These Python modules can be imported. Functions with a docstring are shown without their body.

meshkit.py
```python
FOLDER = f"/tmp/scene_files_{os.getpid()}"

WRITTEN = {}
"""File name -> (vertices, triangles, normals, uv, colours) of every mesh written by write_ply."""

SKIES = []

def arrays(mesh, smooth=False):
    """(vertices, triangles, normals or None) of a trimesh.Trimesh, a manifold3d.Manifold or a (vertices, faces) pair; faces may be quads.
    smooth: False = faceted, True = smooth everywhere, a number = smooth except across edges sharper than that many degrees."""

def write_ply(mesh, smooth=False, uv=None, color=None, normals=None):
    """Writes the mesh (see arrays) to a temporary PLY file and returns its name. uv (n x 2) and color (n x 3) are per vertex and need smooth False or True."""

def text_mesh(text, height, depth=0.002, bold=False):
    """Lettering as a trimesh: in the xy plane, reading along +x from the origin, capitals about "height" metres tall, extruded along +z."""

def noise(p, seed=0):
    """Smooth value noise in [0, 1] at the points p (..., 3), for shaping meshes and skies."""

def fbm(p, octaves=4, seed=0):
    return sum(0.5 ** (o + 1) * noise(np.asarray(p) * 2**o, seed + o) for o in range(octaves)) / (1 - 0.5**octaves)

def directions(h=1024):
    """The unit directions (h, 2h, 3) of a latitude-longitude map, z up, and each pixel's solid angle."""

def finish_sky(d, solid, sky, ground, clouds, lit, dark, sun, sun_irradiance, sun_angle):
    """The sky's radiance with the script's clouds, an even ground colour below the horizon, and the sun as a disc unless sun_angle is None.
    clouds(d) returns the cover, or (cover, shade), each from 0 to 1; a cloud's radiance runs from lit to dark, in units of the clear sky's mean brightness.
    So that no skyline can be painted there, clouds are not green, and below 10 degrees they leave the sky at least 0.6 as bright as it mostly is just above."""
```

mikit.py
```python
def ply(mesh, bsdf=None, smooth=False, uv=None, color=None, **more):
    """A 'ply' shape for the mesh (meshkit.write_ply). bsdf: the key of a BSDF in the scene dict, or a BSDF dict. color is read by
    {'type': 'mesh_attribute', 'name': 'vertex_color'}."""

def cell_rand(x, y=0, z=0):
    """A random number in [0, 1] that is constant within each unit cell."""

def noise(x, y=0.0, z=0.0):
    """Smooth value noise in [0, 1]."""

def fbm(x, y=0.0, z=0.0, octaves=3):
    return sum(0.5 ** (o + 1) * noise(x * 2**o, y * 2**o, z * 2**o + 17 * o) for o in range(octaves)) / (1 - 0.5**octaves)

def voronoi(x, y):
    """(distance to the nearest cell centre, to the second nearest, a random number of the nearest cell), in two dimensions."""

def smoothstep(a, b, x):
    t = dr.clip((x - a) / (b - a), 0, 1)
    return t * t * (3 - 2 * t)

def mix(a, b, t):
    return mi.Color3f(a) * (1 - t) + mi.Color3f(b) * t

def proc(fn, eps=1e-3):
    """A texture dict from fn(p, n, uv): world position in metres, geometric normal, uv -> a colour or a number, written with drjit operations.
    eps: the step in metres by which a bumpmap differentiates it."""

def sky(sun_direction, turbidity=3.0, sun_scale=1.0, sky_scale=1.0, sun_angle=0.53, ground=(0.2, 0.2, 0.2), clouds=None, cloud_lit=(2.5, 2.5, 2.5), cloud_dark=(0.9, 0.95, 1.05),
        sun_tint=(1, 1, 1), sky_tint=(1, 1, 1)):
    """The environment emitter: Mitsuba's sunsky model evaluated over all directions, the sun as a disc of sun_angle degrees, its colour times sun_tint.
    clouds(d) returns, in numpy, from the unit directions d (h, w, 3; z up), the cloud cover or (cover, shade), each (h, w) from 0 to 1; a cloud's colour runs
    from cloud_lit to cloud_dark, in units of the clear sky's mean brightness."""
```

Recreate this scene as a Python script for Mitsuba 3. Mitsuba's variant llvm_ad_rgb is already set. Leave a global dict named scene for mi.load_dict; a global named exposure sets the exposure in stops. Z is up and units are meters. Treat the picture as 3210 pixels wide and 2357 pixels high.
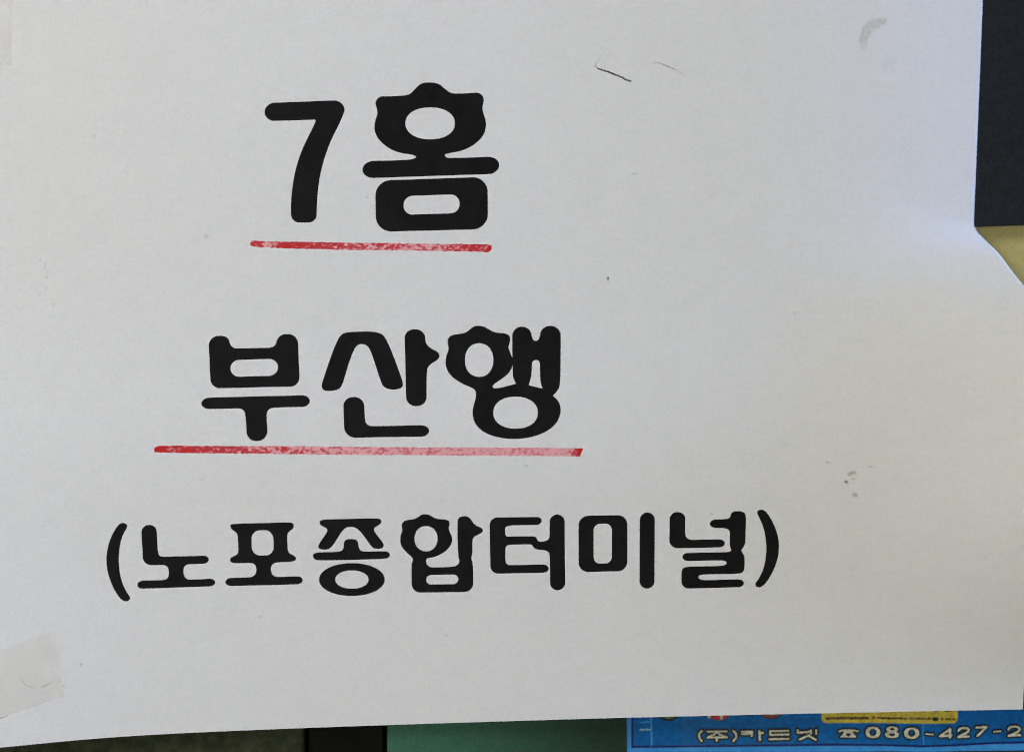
import math, random, numpy as np, trimesh, drjit as dr, mitsuba as mi, mikit, meshkit
from shapely.geometry import Polygon, LineString, Point, box, MultiPolygon
from shapely import affinity
from shapely.ops import unary_union

T = mi.ScalarTransform4f
K = 0.08e-3                     # metres on the sheet per unit of the sheet's drawing grid
CX, CY = 1605.0, 1178.5         # grid point straight in front of the lens
D = 0.31                        # lens to sheet
scene, labels = {}, {}

# ---------------------------------------------------------------- camera, lamps, exposure
scene['camera'] = {
    'type': 'thinlens', 'fov': math.degrees(2 * math.atan(CX * K / D)), 'fov_axis': 'x',
    'to_world': T().look_at(origin=[0, -D, 0], target=[0, 0, 0], up=[0, 0, 1]),
    'aperture_radius': 0.0062, 'focus_distance': D, 'near_clip': 0.01, 'far_clip': 50.0}
exposure = 0.06

def lamp(key, label, category, pos, aim, w, h, rgb):
    """A glowing diffuser in a shallow housing; it shines towards aim."""
    tw = T().look_at(origin=pos, target=aim, up=[0, 0, 1])
    g = trimesh.creation.box((w, h, 0.004))
    hs = trimesh.creation.box((w + 0.04, h + 0.04, 0.03)); hs.apply_translation([0, 0, -0.019])
    scene[key + '__diffuser'] = {**mikit.ply(g, {'type': 'diffuse', 'reflectance': {'type': 'rgb', 'value': 0.6}}), 'to_world': tw,
                                 'emitter': {'type': 'area', 'radiance': {'type': 'rgb', 'value': rgb}}}
    scene[key + '__housing'] = {**mikit.ply(hs, {'type': 'diffuse', 'reflectance': {'type': 'rgb', 'value': 0.6}}), 'to_world': tw}
    labels[key] = {'label': label, 'category': category}

lamp('ceiling_lamp', 'white ceiling light panel above and left of the notice', 'lamp', [-0.56, -0.64, 0.46], [0, 0, 0], 0.34, 0.34, [10.2, 10.0, 9.6])
lamp('added_warm_fill', 'added warm white fill panel behind the viewer for room bounce light', 'lamp', [-0.5, -2.0, -0.25], [0, 0, 0], 1.2, 0.6, [6.6, 6.4, 5.55])  # unseen fill, added in place of light bounced around the room
lamp('added_cool_panel', 'added tall bluish panel for window daylight right of the notice', 'lamp', [1.6, -0.20, 0.6], [0, 0, 0], 0.5, 1.0, [7.0, 9.6, 18.0])  # unseen panel added for window daylight, grazing the sheet to tint its tucked side

# ---------------------------------------------------------------- helpers
def lin(r, g, b, k=1.0):
    return [float(k * (c / 255 / 12.92 if c <= 10 else ((c / 255 + 0.055) / 1.055) ** 2.4)) for c in (r, g, b)]

def ref(k): return 'material_' + k

def bsdf(key, col, rough=0.6, spec=0.3, bump=None, eps=1e-4):
    b = {'type': 'principled', 'base_color': col if isinstance(col, dict) else {'type': 'rgb', 'value': col}, 'roughness': rough, 'specular': spec}
    if bump is not None:
        b = {'type': 'bumpmap', 'arbitrary': mikit.proc(bump, eps), 'scale': 1.0, 'bsdf': b}
    scene['material_' + key] = {'type': 'twosided', 'bsdf': b}

def rpoly(pts):
    """Closed outline from corner points (x, y) or (x, y, cut): each corner is rounded by a curve that starts 'cut' before it."""
    P = [(float(p[0]), float(p[1])) for p in pts]; C = [p[2] if len(p) > 2 else None for p in pts]
    n, out = len(P), []
    for i in range(n):
        a, p, b = np.array(P[i - 1]), np.array(P[i]), np.array(P[(i + 1) % n])
        la, lb = np.linalg.norm(a - p), np.linalg.norm(b - p)
        if C[i] is None:
            da, db = la / 2, lb / 2
            if C[i - 1] is not None: da = max(0, min(da, la - min(C[i - 1], la)))
            if C[(i + 1) % n] is not None: db = max(0, min(db, lb - min(C[(i + 1) % n], lb)))
        else:
            da = min(C[i], la * (0.5 if C[i - 1] is not None else 1))
            db = min(C[i], lb * (0.5 if C[(i + 1) % n] is not None else 1))
        q0, q1 = p + (a - p) / max(la, 1e-9) * da, p + (b - p) / max(lb, 1e-9) * db
        turn = math.acos(max(-1, min(1, float(np.dot(p - a, b - p) / max(la * lb, 1e-9)))))
        w = math.cos(turn / 2)
        m = 3 if turn < 0.35 else 9
        for k in range(m):
            t = k / (m - 1)
            num = (1 - t) ** 2 * q0 + 2 * w * t * (1 - t) * p + t * t * q1
            out.append(num / ((1 - t) ** 2 + 2 * w * t * (1 - t) + t * t))
    return Polygon(out).buffer(0)

def ell(cx, cy, rx, ry, rot=0, p=2.0):
    a = np.linspace(0, 2 * np.pi, 72, endpoint=False)
    c, s = np.cos(a), np.sin(a)
    q = Polygon(np.c_[cx + rx * np.sign(c) * np.abs(c) ** (2 / p), cy + ry * np.sign(s) * np.abs(s) ** (2 / p)])
    return affinity.rotate(q, rot, origin=(cx, cy))

def to_grid(shape, zoom, ox, oy):
    return affinity.affine_transform(shape, [1 / zoom, 0, 0, 1 / zoom, ox, oy])

def polys(g):
    return [p for p in getattr(g, 'geoms', [g]) if p.geom_type == 'Polygon' and p.area > 1e-6]

def tessellate(shape, cell=56):
    """Triangles over the shape, cut along a square grid so that they can follow a curved sheet: (points, faces)."""
    x0, y0, x1, y1 = shape.bounds
    V, F, n = [], [], 0
    for i in range(int(x0 // cell), int(x1 // cell) + 1):
        for j in range(int(y0 // cell), int(y1 // cell) + 1):
            for p in polys(shape.intersection(box(i * cell, j * cell, (i + 1) * cell, (j + 1) * cell))):
                try:
                    v, f = trimesh.creation.triangulate_polygon(p, engine='earcut')
                except Exception:
                    continue
                V.append(np.asarray(v)[:, :2]); F.append(np.asarray(f) + n); n += len(v)
    return np.vstack(V), np.vstack(F)

def sstep(a, b, x):
    t = np.clip((np.asarray(x, float) - a) / (b - a), 0, 1)
    return t * t * (3 - 2 * t)

# ---------------------------------------------------------------- the shape of the hanging sheet (grid units; lift in metres towards the viewer)
SLOPE = 0.0200
CORNER = np.array([3206.0, 2222.0])              # its lower right corner
EX = np.array([-1, SLOPE]) / math.hypot(1, SLOPE)   # along the lower edge, leftwards
EY = np.array([-SLOPE, -1]) / math.hypot(1, SLOPE)  # up the right edge
W_SHEET, H_SHEET = 0.297 / K, 0.210 / K          # A4

def sheet(u, v):
    """Grid (u, v) of the flat sheet -> world points of the sheet as it hangs: lower left corner lifted, right edge tucked behind the
    black panel above and springing forward below it."""
    u, v = np.asarray(u, float), np.asarray(v, float)
    lift = 0.3 * (5.8e-3 * (np.clip(1963 - u, 0, None) / 1263) ** 1.4 + 6.0e-3 * np.exp(-((u + 150) / 380) ** 2)) * sstep(700, 2380, v) * 1.04
    q = np.clip((u - 2330) / 830, 0, 1.15)
    spread = 60 + np.clip(3060 - u, 0, 700) * 0.42
    below = sstep(-1, 1, (v - 752) / spread)
    lift = lift - 6.0e-3 * q ** 2.2 * (1 - below)
    lift = lift + 15.0e-3 * q ** 2.2 * sstep(690, 1170, v) * (1 - sstep(1500, 2260, v))
    lift = lift + 0.9e-3 * np.sin(u / 520 + 0.6) * np.cos(v / 760 - 0.4) * sstep(2600, 1500, u)
    lift = lift + 1.0e-3 * np.exp(-((v - 1430) / 280) ** 2) * sstep(3300, 2500, u)      # a faint old fold across the sheet
    fold = np.where(v < 700, 3100 - 0.045 * v, 3068.5 + (v - 700) * 0.52)
    e = np.clip(u - fold, 0, None)
    soft = e * e / (e + np.where(v < 705, 14, 6))                      # folds back over a small radius
    x = u - soft * (1 - math.cos(math.radians(78)))
    lift = lift - 2.6e-3 * (1 - np.exp(-soft * K / 2.6e-3))
    return np.stack([(x - CX) * K, -lift, (CY - v) * K], -1)

def seen(P):
    """Where the viewer reads a world point on the flat drawing grid."""
    s = D / (D + P[..., 1])
    return np.stack([CX + P[..., 0] * s / K, CY - P[..., 2] * s / K], -1)

def on_sheet(xy):
    """The flat-sheet position of a mark that is read at xy on the hanging sheet."""
    xy = np.asarray(xy, float); g = xy.copy()
    for _ in range(8):
        g = g + (xy - seen(sheet(g[:, 0], g[:, 1])))
    return g

def print_on_sheet(key, shape, bs, lift=0.045e-3, uv0=None, uvs=1.0, cell=56):
    v, f = tessellate(shape, cell)
    g = on_sheet(v)
    P = sheet(g[:, 0], g[:, 1]) - np.array([0, lift, 0])
    uv = None if uv0 is None else (v - np.array(uv0)) * uvs
    scene[key] = mikit.ply((P, f), ref(bs), smooth=False if uv is None else False, uv=uv)

# ---------------------------------------------------------------- the setting: the wall behind
def wall_col(p, n, uv):
    k = mikit.fbm(p.x * 90, p.z * 90, 3.0, octaves=4)
    m = mikit.noise(p.x * 1400, p.z * 1400, 1.0)
    return mikit.mix(lin(180, 172, 112), lin(194, 185, 124), k) * (0.94 + 0.12 * m)
bsdf('wall_paint', mikit.proc(wall_col), 0.55, 0.3, bump=lambda p, n, uv: 2.5e-5 * mikit.fbm(p.x * 900, p.z * 900, 0.0, octaves=3))
wm = trimesh.creation.box((0.62, 0.01, 0.5)); wm.apply_translation([0.03, 0.0155, 0])
scene['wall'] = mikit.ply(wm, ref('wall_paint'))
labels['wall'] = {'label': 'khaki painted wall behind the notice, seen under the black panel', 'category': 'wall', 'kind': 'structure'}

def slab(outline, y_front, y_back, bev=0.6e-3):
    """Board from an outline in grid units as read at its front face, with chamfered front edges."""
    s = (D + y_front) / D * K
    o = affinity.affine_transform(outline, [s, 0, 0, -s, -CX * s, CY * s])
    front, full = o.buffer(-bev, join_style=1), o
    m = []
    for shp, y0, y1 in ((full, y_front + bev, y_back),):
        e = trimesh.creation.extrude_polygon(shp, abs(y1 - y0), engine='earcut')
        e.apply_transform(np.array([[1, 0, 0, 0], [0, 0, 1, y0], [0, 1, 0, 0], [0, 0, 0, 1.0]])); m.append(e)
    n = 160
    a = np.array([full.exterior.interpolate(t, normalized=True).coords[0] for t in np.linspace(0, 1, n, endpoint=False)])
    b = np.array([front.exterior.interpolate(front.exterior.project(Point(q))).coords[0] for q in a])
    V = np.vstack([np.c_[a[:, 0], np.full(n, y_front + bev), a[:, 1]], np.c_[b[:, 0], np.full(n, y_front), b[:, 1]]])
    i = np.arange(n); j = (i + 1) % n
    F = np.vstack([np.c_[i, j, j + n], np.c_[i, j + n, i + n]])
    m.append(trimesh.Trimesh(V, F, process=False))
    fv, ff = trimesh.creation.triangulate_polygon(Polygon(b), engine='earcut')
    m.append(trimesh.Trimesh(np.c_[fv[:, 0], np.full(len(fv), y_front), fv[:, 1]], ff, process=False))
    out = trimesh.util.concatenate(m)
    return out

def speck_col(c0, c1, f, seed=0.0):
    def fn(p, n, uv):
        a = mikit.fbm(p.x * f, p.z * f, seed, octaves=4)
        b = mikit.noise(p.x * 2600, p.z * 2600, seed)
        return mikit.mix(c0, c1, mikit.smoothstep(0.25, 0.75, a)) * (0.82 + 0.36 * b)
    return mikit.proc(fn)

# black panel whose lower left corner holds the sheet's right edge down
bsdf('black_plastic', speck_col(lin(33, 36, 38), lin(38, 41, 44), 900, 2.0), 0.6, 0.12, bump=lambda p, n, uv: 4e-5 * mikit.fbm(p.x * 1500, p.z * 1500, 0.0, octaves=3))
panel = rpoly([(3092, -420, 4), (3056, 711, 9), (3640, 690, 20), (3640, -420, 20)])
scene['black_plate__face_plate'] = mikit.ply(slab(panel, 5.5e-3, 6.4e-3, 0.2e-3), ref('black_plastic'))
arm = trimesh.creation.box((0.012, 0.006, 0.06)); arm.apply_translation([0.152, 0.0064 + 0.003, 0.08])
scene['black_plate__bracket'] = mikit.ply(arm, ref('black_plastic'))
labels['black_plate'] = {'label': 'matte black panel at the top right with the sheet tucked behind its edge', 'category': 'panel'}

# boards under the sheet
bsdf('olive_board', speck_col(lin(40, 46, 29), lin(58, 64, 44), 500, 5.0), 0.6, 0.12, bump=lambda p, n, uv: 5e-5 * mikit.fbm(p.x * 1400, p.z * 1400, 4.0, octaves=3))
scene['olive_board'] = mikit.ply(slab(rpoly([(-700, 1500, 8), (956, 1500, 8), (951, 2700, 8), (-700, 2700, 8)]), 4.5e-3, 15e-3), ref('olive_board'))
labels['olive_board'] = {'label': 'dark olive board under the lower left edge of the sheet', 'category': 'board'}
bsdf('black_board', speck_col(lin(5, 8, 4), lin(10, 12, 7), 500, 6.0), 0.6, 0.08)
scene['black_strip'] = mikit.ply(slab(rpoly([(962, 1500, 4), (1206, 1500, 4), (1206, 2700, 4), (962, 2700, 4)]), 7e-3, 15.2e-3), ref('black_board'))
labels['black_strip'] = {'label': 'narrow black strip between the olive board and the green board', 'category': 'strip'}
scene['seam_backing'] = mikit.ply(slab(rpoly([(900, 1450, 4), (1300, 1450, 4), (1300, 2720, 4), (900, 2720, 4)]), 9.2e-3, 15.6e-3), ref('black_board'))
labels['seam_backing'] = {'label': 'black backing seen in the seams beside the black strip', 'category': 'backing'}
def green_col(p, n, uv):      # base colour: teal at the left running to dark bottle green
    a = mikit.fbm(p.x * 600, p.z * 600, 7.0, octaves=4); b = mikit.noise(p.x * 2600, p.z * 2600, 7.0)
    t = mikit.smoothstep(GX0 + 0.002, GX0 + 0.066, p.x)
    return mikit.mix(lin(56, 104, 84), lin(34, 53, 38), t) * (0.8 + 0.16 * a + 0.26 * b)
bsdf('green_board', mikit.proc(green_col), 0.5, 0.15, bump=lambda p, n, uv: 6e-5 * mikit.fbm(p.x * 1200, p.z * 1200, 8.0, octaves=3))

# shallow barrel curve added so the green board shades off towards the right
GX0, GX1 = (1213 - CX) * K * 1.014, 0.17
def green_y(x):
    t = np.clip((np.asarray(x, float) - GX0) / 0.075, 0, None)
    return 4.2e-3 + 5.0e-3 * np.minimum(t, 1.0) ** 1.5
def green_mesh():
    xs = np.r_[GX0, GX0 + 0.3e-3, np.linspace(GX0 + 0.8e-3, GX1, 70)]
    yf = green_y(xs); yf[0] += 0.5e-3; yf[1] += 0.12e-3
    ring = np.vstack([np.c_[xs, yf], [[GX1, 0.0155], [GX0, 0.0155]]])
    e = trimesh.creation.extrude_polygon(Polygon(ring), 0.075, engine='earcut')
    e.apply_transform(np.array([[1, 0, 0, 0], [0, 1, 0, 0], [0, 0, 1, -0.122], [0, 0, 0, 1.0]]))
    return e
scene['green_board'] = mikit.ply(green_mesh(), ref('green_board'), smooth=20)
labels['green_board'] = {'label': 'dark green board under the sheet carrying the blue sticker', 'category': 'board'}

# ---------------------------------------------------------------- blue sticker on the green board
def stick(key, shape, bs, level):
    v, f = tessellate(shape, 24)
    x = (v[:, 0] - CX) * K
    for _ in range(4):
        y = green_y(x); x = (v[:, 0] - CX) * K * (D + y) / D
    wr = 0.10e-3 * np.clip(meshkit.noise(np.c_[v / 70.0, np.zeros(len(v))], 3), 0, 1) * sstep(1990, 2100, v[:, 0])
    y = green_y(x) - 0.06e-3 - wr - level * 0.09e-3
    scene['advert_sticker__' + key] = mikit.ply((np.stack([x, y, (CY - v[:, 1]) * K * (D + green_y(x)) / D], -1), f), ref(bs), smooth=False)

def num(base, n):
    return base if n == 0 else f'{base}_{n:03d}'

def blue_col(p, n, uv):
    a = mikit.fbm(p.x * 900, p.z * 900, 1.0, octaves=4)
    b = mikit.noise(p.x * 3000, p.z * 3000, 2.0)
    return mikit.mix(lin(12, 84, 142), lin(30, 114, 182), a) * (0.85 + 0.3 * b)
def blue_edge_col(p, n, uv):
    a = mikit.fbm(p.x * 900, p.z * 900, 1.0, octaves=4)
    return mikit.mix(lin(50, 134, 204), lin(76, 160, 224), a)
bsdf('sticker_blue', mikit.proc(blue_col), 0.4, 0.15)
bsdf('sticker_light_blue', mikit.proc(blue_edge_col), 0.4, 0.15)
bsdf('sticker_navy', lin(10, 26, 88), 0.4, 0.4)
bsdf('sticker_dark', lin(26, 34, 30), 0.4, 0.4)
bsdf('sticker_cream', speck_col(lin(190, 188, 160), lin(214, 212, 186), 900, 3.0), 0.4, 0.4)
bsdf('sticker_yellow', speck_col(lin(196, 172, 50), lin(220, 198, 78), 700, 9.0), 0.4, 0.4)
bsdf('sticker_brown', lin(72, 58, 18), 0.45, 0.4)
bsdf('sticker_rust', lin(150, 84, 20), 0.45, 0.4)
bsdf('sticker_red', lin(176, 36, 54), 0.4, 0.4)
bsdf('sticker_maroon', lin(128, 52, 48), 0.4, 0.4)
bsdf('sticker_moss', lin(96, 120, 84), 0.4, 0.4)
bsdf('sticker_pale', lin(160, 190, 205), 0.4, 0.4)

LOW = [(1966, 2356.5), (2250, 2357), (2600, 2356), (2790, 2353), (2895, 2356), (3006, 2352), (3210, 2350.5), (3420, 2349)]
stick('backing', Polygon([(1964, 2060), (3420, 2060)] + LOW[::-1]), 'sticker_light_blue', 0)
FRAME = [(1982, 2050), (1982, 2339), (2250, 2336), (2600, 2331.5), (2780, 2333), (2895, 2337), (3000, 2333), (3100, 2327), (3210, 2324.5), (3420, 2321)]
stick('blue_field', Polygon(FRAME + [(3420, 2062)]).intersection(box(1980, 2070, 3420, 2360)), 'sticker_blue', 1)
stick('frame_line', LineString(FRAME[:1] + [(1982, 2338)] + FRAME[1:]).buffer(3.3, join_style=2).intersection(box(1900, 2075, 3415, 2360)), 'sticker_navy', 2)
labels['advert_sticker__frame_line'] = {'label': 'navy border line'}
stick('yellow_label', rpoly([(2574, 2110, 14), (3001, 2110, 14), (3001, 2265, 15), (2900, 2267), (2788, 2264), (2574, 2264, 15)]), 'sticker_yellow', 2)
labels['advert_sticker__yellow_label'] = {'label': 'yellow box with illegible dark print'}
rng = random.Random(4)
n = 0
def blob(x, y, rx, ry, bs):
    global n
    stick(num('yellow_label__dark_print', n), ell(x, y, rx, ry), bs, 3); n += 1
blob(2594, 2249.5, 7.5, 5, 'sticker_brown')
x = 2605
while x < 2726:
    r = rng.uniform(3.5, 6.5); blob(x, 2249 + rng.uniform(-.8, .8) + (2600 - x) * .006, r * 1.2, r * .75, 'sticker_brown'); x += r * 1.7
blob(2737, 2247, 7, 4.8, 'sticker_rust')
x = 2752
while x < 2840:
    r = rng.uniform(3, 5.5); blob(x, 2248 + rng.uniform(-.8, .8) + (x - 2750) * .022, r * 1.2, r * .72, 'sticker_brown'); x += r * 1.75
blob(2855, 2250, 7, 5, 'sticker_moss')
x = 2870
while x < 2912:
    r = rng.uniform(3, 4.6); blob(x, 2250.5 + rng.uniform(-.8, .8), r * 1.2, r * .75, 'sticker_brown'); x += r * 1.8
blob(2931, 2251.5, 10.5, 6.5, 'sticker_dark')
for x in (2952, 2966, 2976, 2988): blob(x, 2251.5, 5, 3.5, 'sticker_brown')
blob(2930, 2219, 18, 9.5, 'sticker_dark'); blob(2968, 2219, 17, 9.5, 'sticker_dark')
# round emblems, mostly hidden by the sheet
stick('round_emblem', ell(2095, 2222, 40, 36), 'sticker_dark', 2); stick('round_emblem__disc', ell(2095, 2220, 33, 31), 'sticker_moss', 3)
stick('round_emblem_001', ell(2252, 2214, 44, 42), 'sticker_maroon', 2); stick('round_emblem_001__disc', ell(2252, 2212, 41, 41), 'sticker_red', 3)
stick('round_emblem_001__white_stroke', rpoly([(2219, 2200, 2), (2230, 2200, 2), (2226, 2250, 3), (2217, 2247, 3)]), 'sticker_cream', 4)
stick('round_emblem_001__white_stroke_001', rpoly([(2257, 2200, 2), (2267, 2200, 2), (2264, 2252, 3), (2256, 2252, 3)]), 'sticker_cream', 4)
stick('round_emblem_002', ell(2416, 2208, 46, 44), 'sticker_dark', 2); stick('round_emblem_002__disc', ell(2416, 2207, 41, 42), 'sticker_maroon', 3)
stick('round_emblem_002__pale_disc', ell(2416, 2200, 31, 38), 'sticker_pale', 4)
# pale lines at the left
stick('pale_line', LineString([(2040, 2235), (2042, 2290), (2043, 2357)]).buffer(3.0), 'sticker_light_blue', 2)
stick('pale_line_001', LineString([(2006, 2263), (2038, 2259)]).buffer(2.4), 'sticker_light_blue', 3)
stick('pale_line_002', LineString([(2006, 2285), (2038, 2284)]).buffer(2.4), 'sticker_pale', 3)
stick('pale_line_003', LineString([(2891, 2268), (2893, 2300), (2894, 2330)]).buffer(1.8), 'sticker_light_blue', 2)

def stroke(*lines, w=10, flat=False):
    return unary_union([LineString(l).buffer(w, cap_style=2 if flat else 1, join_style=1) for l in lines])
Z = []   # small white print: (shape, zoom, ox, oy)
A = (3.2143, 1900, 2157); B = (3.6885, 2600, 2100)
Z.append((stroke([(962, 422), (938, 445), (932, 472), (940, 497), (960, 520)], w=10), A, 'opening bracket'))
Z.append((stroke([(1018, 428), (1212, 425)], [(1112, 430), (1085, 458), (1022, 482)], [(1112, 430), (1142, 458), (1208, 480)], [(1018, 488), (1214, 484)], w=8).union(stroke([(1110, 486), (1111, 516)], w=11)), A, 'white syllable ju'))
Z.append((stroke([(1278, 422), (1302, 445), (1309, 472), (1300, 497), (1278, 520)], w=10), A, 'closing bracket'))
Z.append((stroke([(1364, 428), (1470, 428), (1468, 450), (1462, 470)], [(1366, 452), (1466, 446)], w=9).union(stroke([(1540, 424), (1545, 510)], w=12)).union(stroke([(1545, 448), (1578, 438)], w=8)), A, 'white syllable ka'))
Z.append((stroke([(1832, 420), (1648, 423), (1648, 460), (1835, 456)], [(1642, 504), (1836, 500)], w=8.5), A, 'white syllable deu'))
Z.append((stroke([(1924, 412), (1924, 438), (1994, 434)], [(2006, 434), (2050, 426)], [(2058, 414), (2059, 446)], [(2110, 412), (2111, 448)], [(2040, 462), (1990, 486), (1946, 506)], [(2036, 470), (2075, 490), (2106, 508)], w=9), A, 'white syllable net'))
Z.append((rpoly([(88, 708), (100, 688), (150, 678), (215, 675), (285, 678), (330, 688), (345, 706), (300, 704), (285, 696), (262, 698), (268, 718), (306, 760), (300, 768, 4), (124, 768, 4), (120, 760), (158, 718), (166, 698), (140, 696), (125, 706)]).difference(ell(212, 736, 30, 20)), B, 'white telephone symbol'))
Z.append((ell(497, 710, 84, 65, p=2.3).difference(ell(497, 710, 42, 41)), B, 'white numeral 0 first in the phone number'))
Z.append((unary_union([ell(718, 675, 68, 35), ell(716, 735, 82, 39)]).difference(unary_union([ell(718, 672, 27, 15), ell(716, 736, 38, 17)])), B, 'white numeral 8'))
Z.append((ell(943, 718, 87, 64, p=2.3).difference(ell(943, 718, 42, 41)), B, 'white numeral 0 after the numeral 8'))
Z.append((stroke([(1108, 726), (1188, 735)], w=9), B, 'white dash before the numeral 4'))
Z.append((stroke([(1380, 676), (1268, 754), (1402, 744)], w=12).union(stroke([(1384, 672), (1384, 766)], w=15)), B, 'white numeral 4'))
Z.append((stroke([(1484, 690), (1498, 668), (1540, 658), (1585, 662), (1604, 682), (1588, 708), (1530, 738), (1480, 762), (1600, 757)], w=12), B, 'white numeral 2 before the numeral 7'))
Z.append((stroke([(1692, 654), (1806, 648), (1755, 700), (1702, 750)], w=12), B, 'white numeral 7 in the phone number'))
Z.append((stroke([(1894, 702), (1970, 696)], w=9), B, 'white dash after the numeral 7'))
Z.append((stroke([(2060, 676), (2080, 650), (2130, 642), (2178, 650), (2194, 676), (2160, 708), (2100, 735), (2062, 748), (2196, 742)], w=12), B, 'white numeral 2 at the right frame edge'))
for i, (g, (z, ox, oy), lab) in enumerate(Z):
    key = num('small_character', i)
    stick(key + '__dark_outline', to_grid(g.buffer(19), z, ox, oy), 'sticker_dark', 4)
    stick(key, to_grid(g, z, ox, oy), 'sticker_cream', 5)
    labels['advert_sticker__' + key] = {'label': lab}
labels['advert_sticker'] = {'label': 'blue sticker with white Korean print and phone number below the sheet', 'category': 'sticker'}

# ---------------------------------------------------------------- the paper notice
def dab(u, v, x, y, rx, ry, c=1.0, s=0.0):
    a, b = (u - x) * c + (v - y) * s, -(u - x) * s + (v - y) * c
    return mikit.smoothstep(1.0, 0.35, dr.sqrt(dr.square(a / rx) + dr.square(b / ry)))

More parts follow.
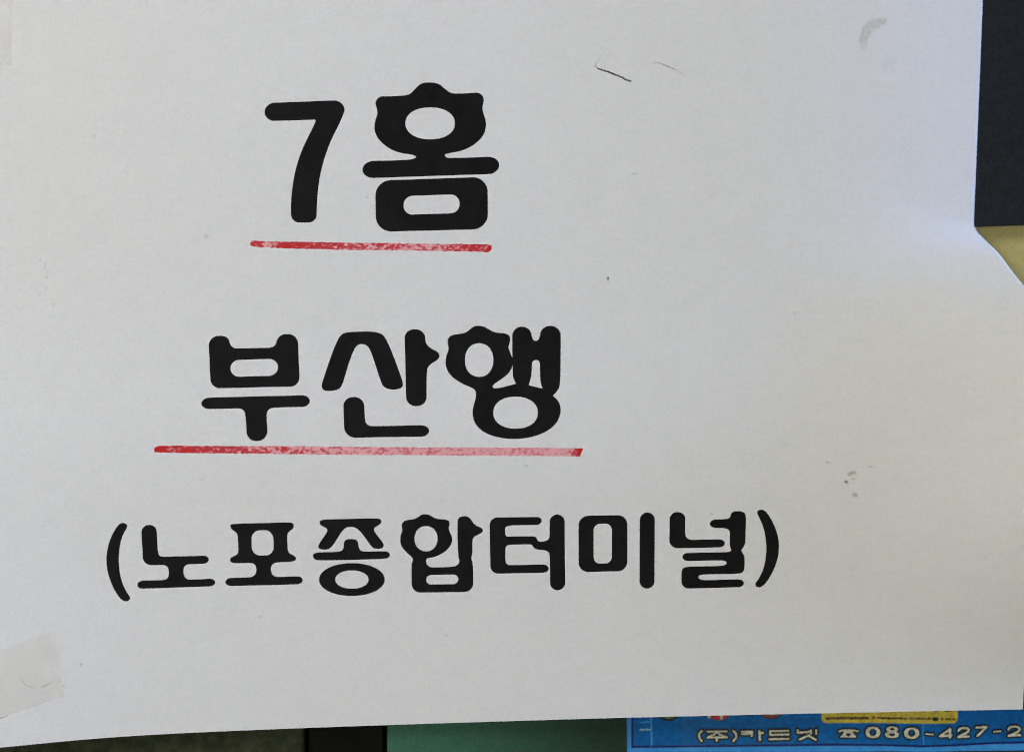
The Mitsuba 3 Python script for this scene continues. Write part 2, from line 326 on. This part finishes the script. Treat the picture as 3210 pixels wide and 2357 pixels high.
SPECK = random.Random(11)
DOTS = [(105 + SPECK.gauss(0, 1) * 9 + 35, y, SPECK.uniform(3, 6.5), SPECK.uniform(.15, .5)) for y in (816, 826, 838, 853, 857, 870, 880, 892, 897, 905, 925, 940, 955, 962)]
def paper_col(p, n, uv):
    u, v = uv.x * 1000, uv.y * 1000
    fine = mikit.noise(u / 3.2, v / 3.2, 0.0) * 0.55 + mikit.noise(u / 8.0, v / 7.0, 4.0) * 0.45
    mott = mikit.fbm(u / 60, v / 60, 9.0, octaves=3)
    fib = mikit.noise(u / 16 + v / 30, v / 3.5 - u / 20, 2.0)
    k = 1 + 0.05 * (fine - 0.5) + 0.05 * (mikit.noise(u / 6.5, v / 6.0, 14.0) - 0.5) + 0.026 * (mott - 0.5) + 0.022 * (fib - 0.5)
    tint = mikit.mix([1.0, 0.992, 0.985], [0.988, 1.0, 0.988], mikit.fbm(u / 26, v / 26, 21.0, octaves=2))
    col = mi.Color3f(0.80, 0.80, 0.795) * k * tint
    # rubbed grey crescent at the upper right
    wob = 5 * (mikit.noise(u / 14, v / 14, 31.0) - 0.5)
    ring = mikit.smoothstep(78, 67, dr.sqrt(dr.square(u - 2770) + dr.square(v - 124)) + wob) * mikit.smoothstep(71, 88, dr.sqrt(dr.square(u - 2800) + dr.square(v - 150)) + wob)
    gate = mikit.smoothstep(2790, 2782, u) * mikit.smoothstep(172, 120, v)
    cres = ring * gate * (0.55 + 0.45 * mikit.noise(u / 9, v / 9, 3.0))
    col = col * (1 - mi.Color3f(0.24, 0.225, 0.28) * cres)
    col = col * (1 - 0.08 * dab(u, v, 2795, 205, 35, 34) * mikit.noise(u / 12, v / 12, 7.0))
    # specks and scuffs
    g = mi.Float(0)
    for x, y, rr, s in DOTS: g = g + s * 0.38 * dab(u, v, x, y, rr, rr)
    for x, y, rx, ry, s in ((1906.5, 872, 3.4, 4.2, .75), (1906, 878, 2.2, 3.2, .6), (2643, 1506.5, 5.5, 4, .62), (2647, 1511, 5, 3.5, .3), (2655, 1483, 7, 6, .3), (2666, 1478, 8, 5, .36), (2665, 1498, 7, 3.5, .22),
                            (2671, 1548, 8, 6.5, .33), (2587, 1447, 7, 3, .2), (2715, 1460, 8, 3, .2), (648, 742, 7, 7, .15), (1650, 1460, 4, 4, .25), (1990, 545, 8, 3, .2), (820, 1930, 4, 4, .2), (1150, 620, 5, 4, .12),
                            (265, 2075, 4, 5, .25), (210, 2140, 4, 3, .25), (1965, 1690, 4, 3, .3), (2230, 1610, 5, 3, .2), (2490, 980, 6, 4, .15), (640, 1500, 5, 4, .14), (300, 430, 5, 4, .12), (1400, 1990, 5, 4, .16)):
        g = g + s * dab(u, v, x, y, rx * 1.5, ry * 1.5)
    return col * (1 - dr.clip(g, 0, 0.9))
def paper_bump(p, n, uv):
    u, v = uv.x * 1000, uv.y * 1000
    return 6e-6 * mikit.fbm(u / 9, v / 9, 5.0, octaves=2)
bsdf('paper', mikit.proc(paper_col), 0.75, 0.25)

ns, nt = 230, 170
ss, tt = np.meshgrid(np.linspace(0, 1, ns) ** 1.35 * W_SHEET, np.linspace(0, H_SHEET, nt), indexing='ij')
G = CORNER + ss[..., None] * EX + tt[..., None] * EY
bow = (5.8e-3 * (np.clip(1963 - G[..., 0], 0, None) / 1263) ** 1.4 + 6.0e-3 * np.exp(-((G[..., 0] + 150) / 380) ** 2)) / D * 1150 * 0.7
G[..., 1] += bow * (1 - tt / H_SHEET) ** 2          # the lower edge is slightly bowed
G = G.reshape(-1, 2)
PF = sheet(G[:, 0], G[:, 1]); PB = PF + [0, 0.1e-3, 0]
idx = np.arange(ns * nt).reshape(ns, nt)
a, b, c, d = idx[:-1, :-1].ravel(), idx[1:, :-1].ravel(), idx[1:, 1:].ravel(), idx[:-1, 1:].ravel()
N = ns * nt
FF = np.vstack([np.c_[a, c, b], np.c_[a, d, c]])
border = np.r_[idx[:, 0], idx[-1, 1:], idx[-2::-1, -1], idx[0, -2:0:-1]]
nb = len(border); bi, bj = border, np.roll(border, -1)
uvs = G / 1000.0
scene['paper_notice__sheet'] = mikit.ply((PF, FF), ref('paper'), smooth=True, uv=uvs)
EDGE = np.vstack([np.c_[bi, bj, bj + N], np.c_[bi, bj + N, bi + N]])
bsdf('paper_back', lin(226, 226, 224), 0.8, 0.2)
scene['paper_notice__back_face'] = mikit.ply(trimesh.Trimesh(np.vstack([PF, PB]), np.vstack([FF[:, ::-1] + N, EDGE]), process=False), ref('paper_back'), smooth=40)

def toner(p, n, uv):
    a = mikit.noise(p.x * 5200, p.z * 5200, 0.0); b = mikit.fbm(p.x * 300, p.z * 300, 0.0)
    return mi.Color3f(0.0075, 0.0073, 0.0076) * (0.45 + 0.6 * a + 0.9 * b)
bsdf('toner', mikit.proc(toner), 0.55, 0.06)

G1, G2, G3 = (2.5, 750, 200), (3.2143, 580, 980), (3.2143, 1250, 980)
G4, G5, G6, G7 = (3.2143, 300, 1560), (3.2143, 960, 1560), (4.5, 1500, 1560), (4.5, 1980, 1560)
glyphs = []
def glyph(label, place, *adds, holes=()):
    s = unary_union(list(adds))
    if holes: s = s.difference(unary_union(list(holes)))
    glyphs.append((label, to_grid(s, *place)))

glyph('large black numeral 7', G1, rpoly([(199, 310, 78), (500, 299), (829, 286, 90), (826, 370), (800, 440), (765, 510), (715, 610), (678, 710), (648, 810), (625, 920), (611, 1050), (607, 1160), (607, 1243, 60), (408, 1246, 62), (404, 1100), (412, 1000), (430, 880), (460, 760), (500, 658), (550, 553), (583, 490), (604, 440, 16), (420, 446), (199, 452, 78)]))
glyph('large black syllable hom after the numeral 7', G1,
      rpoly([(1490, 147), (1560, 156), (1605, 192), (1650, 230), (1690, 237), (1800, 233), (1917, 226, 62), (1916, 300), (1903, 350), (1916, 400), (1934, 450), (1934, 505), (1915, 562), (1870, 615), (1800, 662), (1730, 688), (1650, 702), (1606, 712, 12), (1622, 738, 16), (1700, 741), (2037, 728, 86), (2037, 864, 86), (1500, 881), (966, 900, 88), (966, 764, 88), (1200, 760), (1350, 754), (1392, 732, 10), (1360, 714), (1270, 704), (1190, 676), (1118, 625), (1068, 560), (1057, 490), (1070, 430), (1085, 395), (1079, 355), (1068, 320), (1070, 256, 58), (1180, 258), (1290, 253), (1340, 241), (1372, 205), (1415, 162), (1450, 150)]),
      rpoly([(1065, 918, 118), (1946, 887, 118), (1950, 1297, 120), (1072, 1318, 120)]),
      holes=[ell(1496, 469, 194, 125, p=2.15), rpoly([(1288, 1038, 70), (1726, 1024, 70), (1727, 1171, 70), (1288, 1185, 70)])])
glyph('medium black syllable bu', G2, rpoly([(239, 234, 105), (445, 232, 90), (446, 290), (462, 335), (500, 361), (560, 361), (820, 355), (880, 350), (918, 320), (924, 217, 92), (1137, 215, 98), (1140, 330), (1154, 650), (1153, 744, 92), (800, 750), (256, 764, 98), (255, 660), (240, 330)]),
      rpoly([(166, 858, 82), (700, 843), (1258, 831, 82), (1258, 948, 82), (920, 955), (865, 960), (825, 995), (823, 1070), (830, 1180), (830, 1292, 100), (618, 1294, 100), (619, 1180), (612, 1050), (600, 990), (560, 963), (480, 966), (166, 972, 82)]),
      holes=[rpoly([(458, 477, 92), (938, 465, 92), (938, 634, 92), (458, 648, 92)])])
glyph('medium black syllable san', G2, rpoly([(1374, 745), (1395, 783), (1440, 790), (1510, 785), (1565, 765), (1592, 710), (1640, 540), (1695, 385), (1735, 325), (1785, 314), (1835, 330), (1872, 385), (1920, 530), (1973, 695), (2000, 748), (2055, 773), (2130, 776), (2190, 756), (2200, 710), (2150, 570), (2085, 395), (2025, 260), (1985, 215), (1925, 195), (1850, 189), (1715, 192), (1620, 199), (1570, 222), (1530, 288), (1470, 440), (1410, 620), (1380, 710)]),
      rpoly([(1596, 850, 98), (1803, 848, 98), (1806, 940), (1812, 1075), (1825, 1120), (1865, 1143), (1960, 1142), (2459, 1132, 82), (2460, 1248, 82), (2000, 1253), (1606, 1262, 115), (1603, 1150), (1596, 940)]),
      affinity.translate(rpoly([(60, 168, 98), (262, 167, 98), (266, 250), (271, 300), (298, 342), (345, 372), (390, 393), (411, 425), (408, 455), (382, 485), (330, 511), (292, 548), (281, 600), (281, 850), (281, 941, 98), (75, 942, 98), (74, 850), (60, 250)]), 2153.6, 0))
slot = rpoly([(1343, 478, 36), (1422, 478, 36), (1424, 600), (1424, 690), (1450, 764, 4), (1380, 750), (1308, 730, 8), (1330, 670), (1341, 590)])
gap = rpoly([(1146, 528, 2), (1132, 580), (1082, 638), (1000, 692), (955, 724), (943, 748), (962, 767), (1060, 750), (1182, 715, 12), (1152, 660), (1149, 600)])
glyph('medium black syllable haeng', G3,
      rpoly([(805, 131), (862, 140), (920, 178), (975, 203), (1060, 206), (1108, 222), (1126, 260), (1116, 310), (1103, 352), (1125, 412), (1150, 462), (1155, 520), (1140, 560), (1100, 620), (1060, 700), (1050, 850), (900, 900), (778, 830), (778, 795), (755, 765), (700, 742), (620, 706), (545, 655), (497, 600), (473, 540), (471, 480), (483, 420), (504, 375), (497, 325), (491, 285), (500, 252), (540, 222), (640, 213), (690, 193), (738, 150), (770, 134)]),
      rpoly([(1143, 141, 95), (1336, 141, 95), (1338, 230), (1350, 270), (1381, 292), (1412, 268), (1424, 225), (1424, 134, 98), (1631, 134, 98), (1633, 240), (1630, 680), (1615, 770), (1553, 837, 10), (1420, 920), (1160, 900), (1144, 600)]),
      rpoly([(780, 780), (779, 840), (765, 900), (744, 970), (744, 1040), (765, 1110), (810, 1168), (880, 1218), (980, 1252), (1090, 1270), (1200, 1273), (1330, 1257), (1440, 1222), (1530, 1172), (1592, 1110), (1624, 1040), (1634, 980), (1622, 915), (1590, 868), (1553, 837), (1450, 764), (1308, 720), (1182, 715), (962, 767)]),
      holes=[ell(810, 478, 143, 169, p=2.15), ell(1177, 1007, 225, 161, p=2.15), slot, gap])
glyph('small black opening bracket', G4, rpoly([(290, 251), (320, 272), (313, 308), (280, 360), (250, 440), (236, 540), (232, 640), (240, 740), (260, 830), (290, 910), (330, 975), (349, 1000), (345, 1024), (322, 1040), (295, 1040), (262, 1028), (225, 985), (185, 920), (150, 840), (123, 760), (109, 670), (107, 600), (118, 510), (148, 410), (190, 325), (228, 274), (255, 253)]))
glyph('small black syllable no', G4, rpoly([(461, 273, 75), (616, 271, 75), (616, 340), (625, 540), (640, 585), (680, 594), (800, 590), (1140, 580, 55), (1140, 661, 55), (980, 666), (915, 668), (884, 705), (884, 770), (915, 822), (980, 823), (1204, 810, 58), (1204, 889, 58), (800, 903), (420, 916, 58), (420, 834, 58), (600, 829), (700, 827), (738, 795), (738, 720), (710, 675), (640, 676), (476, 680, 95), (475, 600), (461, 345)]))
glyph('small black syllable po', G4, rpoly([(1354, 285), (1362, 265), (1400, 261), (1650, 254), (1945, 246), (1988, 252), (2000, 285), (1980, 318), (1940, 345), (1928, 380), (1931, 450), (1936, 530), (1950, 560), (1992, 578), (2022, 602), (2015, 628), (1980, 643), (1880, 647), (1800, 651), (1764, 690), (1766, 750), (1800, 796), (1880, 795), (2086, 788, 58), (2086, 868, 58), (1700, 880), (1308, 887, 58), (1308, 806, 58), (1480, 803), (1575, 800), (1619, 760), (1619, 690), (1590, 655), (1500, 656), (1400, 659), (1358, 645), (1352, 615), (1375, 593), (1422, 574), (1438, 550), (1436, 460), (1432, 375), (1416, 347), (1375, 322)]),
      holes=[rpoly([(1569, 328, 85), (1787, 324, 85), (1797, 578, 85), (1575, 581, 85)])])
glyph('small black syllable jong', G5, rpoly([(180, 215), (450, 211), (725, 205), (755, 220), (757, 248), (735, 273), (690, 296), (680, 320), (695, 352), (740, 408), (772, 450), (783, 480), (768, 508), (730, 513), (688, 510), (658, 490), (625, 445), (570, 368), (530, 322), (490, 296), (450, 290), (405, 297), (368, 325), (330, 382), (285, 457), (255, 496), (220, 520), (160, 522), (125, 508), (121, 480), (140, 445), (175, 395), (205, 350), (217, 325), (200, 300), (150, 280), (132, 258), (140, 228)]),
      rpoly([(64, 585), (75, 560), (120, 548), (240, 545), (335, 542), (368, 525), (381, 490), (377, 455), (390, 428), (420, 414), (480, 413), (513, 428), (525, 460), (528, 500), (545, 530), (580, 542), (680, 540), (790, 536), (832, 546), (846, 575), (832, 602), (795, 615), (460, 624), (130, 631), (83, 621)]),
      ell(460, 822, 331, 165, p=2.05), holes=[ell(460, 822, 168, 92, p=2.05)])
glyph('small black syllable hap', G5, rpoly([(1200, 162), (1242, 171), (1292, 203), (1340, 216), (1400, 216), (1442, 233), (1446, 260), (1434, 300), (1443, 340), (1467, 385), (1472, 430), (1456, 480), (1415, 530), (1350, 572), (1280, 601), (1215, 606, 20), (1203, 640), (1222, 682), (1260, 701), (1320, 699), (1480, 694), (1518, 680), (1547, 645), (1535, 610), (1528, 540), (1521, 240), (1533, 203), (1570, 184), (1622, 184), (1657, 210), (1682, 255), (1710, 280), (1762, 300), (1785, 325), (1770, 353), (1710, 379), (1680, 405), (1672, 440), (1675, 560), (1660, 610), (1674, 640), (1680, 680), (1682, 800), (1682, 945, 85), (1400, 950), (1063, 954, 90), (1062, 860), (1059, 690), (1065, 650), (1080, 625), (1060, 590), (1010, 550), (963, 495), (945, 440), (949, 380), (971, 330), (960, 280), (972, 242), (1010, 223), (1090, 215), (1130, 190), (1168, 166)]),
      holes=[ell(1207, 411, 116, 127, p=2.1), rpoly([(1209, 776, 52), (1532, 770, 52), (1532, 867, 52), (1209, 873, 52)])])
glyph('small black syllable teo', G6, rpoly([(158, 276, 110), (500, 274), (891, 266, 78), (891, 380, 78), (600, 385), (440, 388), (375, 410), (373, 470), (380, 545), (450, 546), (600, 544), (760, 540), (815, 550), (826, 585), (845, 617), (900, 618), (965, 603), (1003, 565), (1003, 480), (1003, 234, 108), (1215, 234, 108), (1216, 340), (1221, 1200), (1221, 1301, 108), (1011, 1301, 108), (1010, 1200), (1008, 810), (985, 755), (925, 735), (850, 732), (792, 716), (768, 688), (755, 656), (700, 655), (500, 659), (420, 660), (379, 690), (379, 800), (379, 890), (400, 945), (480, 947), (990, 938, 80), (990, 1052, 80), (600, 1061), (168, 1070, 115), (166, 950), (158, 380)]))
glyph('small black syllable mi', G6, rpoly([(1410, 254, 135), (2099, 242, 135), (2098, 1032, 135), (1413, 1046, 135)]), affinity.translate(rpoly([(116, 206, 108), (328, 206, 108), (321, 1278, 108), (111, 1278, 108)]), 2160, 0),
      holes=[rpoly([(1623, 365, 95), (1883, 361, 95), (1882, 923, 95), (1625, 931, 95)])])
glyph('small black syllable neol', G7, rpoly([(536, 200, 108), (757, 199, 108), (756, 290), (750, 500), (770, 565), (830, 592), (920, 590), (1315, 583, 80), (1315, 696, 80), (1000, 703), (531, 712, 125), (531, 600), (536, 300)]),
      rpoly([(1500, 186), (1550, 189), (1602, 218), (1614, 270), (1610, 420), (1606, 600), (1594, 672), (1543, 740, 14), (1565, 775), (1592, 820), (1594, 900), (1592, 990), (1575, 1042), (1540, 1064), (1480, 1070), (1250, 1074), (1010, 1078), (952, 1092), (936, 1118), (958, 1147), (1010, 1160), (1250, 1154), (1583, 1147, 80), (1583, 1258, 80), (1200, 1267), (704, 1279, 105), (702, 1180), (702, 1050), (714, 1003), (750, 976), (810, 968), (1050, 963), (1280, 958), (1328, 942), (1343, 915), (1322, 888), (1270, 880), (1050, 884), (716, 889, 80), (716, 777, 80), (1000, 772), (1370, 766), (1408, 742, 10), (1388, 690), (1382, 640), (1386, 560), (1388, 490), (1370, 448), (1320, 428), (1250, 422), (1103, 422, 80), (1103, 308, 80), (1250, 304), (1350, 298), (1392, 275), (1394, 235), (1418, 203), (1455, 188)]))
glyph('small black closing bracket', G7, rpoly([(1830, 162), (1882, 180), (1932, 240), (1990, 338), (2042, 460), (2072, 580), (2080, 680), (2072, 800), (2042, 920), (1987, 1050), (1930, 1150), (1870, 1227), (1810, 1264), (1763, 1257), (1740, 1222), (1755, 1188), (1800, 1128), (1850, 1030), (1885, 900), (1899, 780), (1899, 640), (1880, 500), (1850, 390), (1800, 280), (1767, 215), (1778, 178)]))
for i, (lab, g) in enumerate(glyphs):
    key = 'paper_notice__' + num('printed_character', i)
    print_on_sheet(key, g, 'toner')
    labels[key] = {'label': lab}

# red felt pen underlines
def red_ink(dens):
    """dens: knots (s, density) along the stroke."""
    def fn(p, n, uv):
        u, v = uv.x * 1000, uv.y * 1000
        den = mi.Float(dens[0][1])
        for (s0, d0), (s1, d1) in zip(dens[:-1], dens[1:]):
            den = dr.select((u >= s0), d0 + (d1 - d0) * dr.clip((u - s0) / (s1 - s0), 0, 1), den)
        a = mikit.noise(u / 8 + v / 12, v / 6.0 - u / 30, 3.0) * 0.5 + mikit.noise(u / 5.5, v / 4.5, 5.0) * 0.25 + mikit.noise(u / 24, v / 9, 8.0) * 0.25
        t = mikit.smoothstep(0.68, 0.36, a - 0.42 * (den - 0.45))
        dark = mikit.mix(lin(204, 120, 128), lin(190, 58, 64), mikit.smoothstep(0.1, 0.5, den))
        ink = mikit.mix(lin(228, 166, 170), dark, t)
        return mikit.mix(ink, lin(190, 32, 34), mikit.smoothstep(0.62, 1.05, den) * (0.25 + 0.7 * t)) * 1.12
    return mikit.proc(fn)
def ragged(top, bot, seed, amp=1.2):
    r = np.random.RandomState(seed)
    def dens(l):
        L = LineString(l); k = int(L.length / 3)
        q = np.array([L.interpolate(i / k, normalized=True).coords[0] for i in range(k + 1)])
        q[1:-1, 1] += np.convolve(r.uniform(-amp, amp, k - 1), [.5, 1, .5], 'same') * .6
        return q
    return Polygon(np.vstack([dens(top), dens(bot)[::-1]])).buffer(0)
bsdf('red_ink', red_ink([(0, .75), (50, .62), (110, .88), (165, .84), (300, .60), (450, .50), (540, .36), (600, .46), (650, .76), (690, .82), (735, .72), (748, 1.0), (760, 1.0)]), 0.7, 0.2)
bsdf('red_ink_faded', red_ink([(0, 1.0), (60, .92), (170, .76), (300, .58), (420, .44), (560, .32), (780, .25), (900, .22), (1200, .16), (1270, .10), (1300, .22), (1322, .6), (1330, 1.0), (1345, 1.0)]), 0.7, 0.2)
print_on_sheet('paper_notice__marker_underline', ragged([(785, 761), (790, 755), (830, 757), (1000, 759.5), (1200, 762.5), (1400, 765), (1530, 766.5), (1541, 770)], [(784, 769), (800, 773.5), (830, 776), (930, 780), (1100, 784), (1300, 786), (1400, 787.5), (1520, 790), (1532, 791.5), (1541, 783)], 1), 'red_ink', uv0=(785, 757), uvs=1e-3)
labels['paper_notice__marker_underline'] = {'label': 'red felt pen line under the large top line'}
print_on_sheet('paper_notice__marker_underline_001', ragged([(483, 1407), (488, 1401), (500, 1397), (640, 1397.5), (850, 1398), (1050, 1399.5), (1250, 1401.5), (1500, 1402.5), (1700, 1403.5), (1828, 1405)], [(484, 1417), (500, 1418), (620, 1420), (850, 1422.5), (1050, 1425), (1250, 1426), (1500, 1428), (1700, 1429), (1800, 1430.5), (1818, 1431)], 2), 'red_ink_faded', uv0=(484, 1399), uvs=1e-3)
labels['paper_notice__marker_underline_001'] = {'label': 'faded red felt pen line under the middle line'}

# pencil scratches at the upper right
bsdf('graphite', speck_col(lin(58, 58, 60), lin(92, 92, 94), 1500, 1.0), 0.5, 0.3)
bsdf('faint_graphite', speck_col(lin(164, 164, 164), lin(186, 186, 186), 1500, 1.0), 0.6, 0.3)
def taper(pts, ws):
    return unary_union([LineString(pts[i:i + 2]).buffer((ws[i] + ws[i + 1]) / 2, cap_style=1) for i in range(len(pts) - 1)])
S = (6.4286, 1830, 150)
print_on_sheet('paper_notice__pencil_scratch', to_grid(taper([(285, 425), (345, 445), (410, 465), (450, 482), (490, 482), (520, 505), (580, 525), (640, 552), (690, 566), (740, 595), (785, 605), (820, 640), (870, 655), (945, 680)], [10, 15, 15, 14, 15, 18, 19, 17, 14, 16, 15, 16, 17, 15]), *S), 'graphite', lift=0.06e-3)
print_on_sheet('paper_notice__pencil_scratch_001', to_grid(taper([(355, 170), (315, 220), (270, 280), (245, 340), (240, 370), (258, 402), (290, 428)], [3, 6, 7, 8, 10, 12, 12]), *S), 'faint_graphite')
print_on_sheet('paper_notice__pencil_scratch_002', to_grid(taper([(1400, 298), (1520, 310), (1600, 342), (1690, 380), (1800, 425), (1860, 458)], [3, 7, 11, 13, 11, 5]).union(taper([(1915, 492), (1990, 540), (2050, 590)], [5, 7, 2])), *S), 'faint_graphite')
labels['paper_notice__pencil_scratch'] = {'label': 'dark jagged pencil scratch'}
labels['paper_notice__pencil_scratch_002'] = {'label': 'faint grey curved scratch on the right'}
labels['paper_notice'] = {'label': 'white paper bus notice with black Korean print and two red underlines', 'category': 'notice'}

# ---------------------------------------------------------------- adhesive tape on the sheet
def tape_col(p, n, uv):
    a = mikit.fbm(p.x * 260, p.z * 260, 3.0, octaves=4); b = mikit.noise(p.x * 2800, p.z * 2800, 1.0)
    return mi.Color3f(0.685, 0.685, 0.662) * (0.93 + 0.12 * a + 0.04 * (b - 0.5))
bsdf('tape', mikit.proc(tape_col), 0.4, 0.4)
OUT = Polygon([CORNER, CORNER + EX * (W_SHEET - 6) + np.array([0, 60]), CORNER + EX * (W_SHEET - 6) + EY * (H_SHEET - 6), CORNER + EY * (H_SHEET - 6)])
zig = [(168 + 33 * t + (3.2 if k % 2 else -1), 1982 + 199 * t) for k, t in enumerate(np.linspace(0, 1, 27))]
tape = Polygon([(-330, 2154)] + zig + [(-330, 2363)]).intersection(OUT)
print_on_sheet('adhesive_tape__strip', tape, 'tape', lift=0.09e-3)
bsdf('tape_crease', lin(166, 166, 162), 0.5, 0.3)
bsdf('tape_crease_faint', lin(186, 186, 182), 0.5, 0.3)
S = (3.2575, 0, 1850)
print_on_sheet('adhesive_tape__crease', to_grid(taper([(425, 985), (460, 972), (500, 953), (553, 932)], [4, 4.5, 3.5, 2]), *S), 'tape_crease', lift=0.14e-3)
print_on_sheet('adhesive_tape__crease_001', to_grid(taper([(215, 890), (235, 935), (262, 965), (300, 980), (345, 984)], [2.5, 4, 4, 4, 2]), *S), 'tape_crease_faint', lift=0.14e-3)
print_on_sheet('adhesive_tape__crease_002', to_grid(taper([(2, 1302), (40, 1292), (85, 1272)], [4, 4, 2]), *S), 'tape_crease', lift=0.14e-3)
labels['adhesive_tape'] = {'label': 'slanted strip of matte tape with creases at the lower left of the sheet', 'category': 'tape'}
zig = [(37 - 14 * k, 205 + (3 if k % 2 else -1)) for k in range(22)]
print_on_sheet('adhesive_tape_001', Polygon([(37, -300)] + zig + [(-257, -300)]).intersection(OUT), 'tape', lift=0.09e-3)
labels['adhesive_tape_001'] = {'label': 'pale tape end at the top left corner of the photo', 'category': 'tape'}
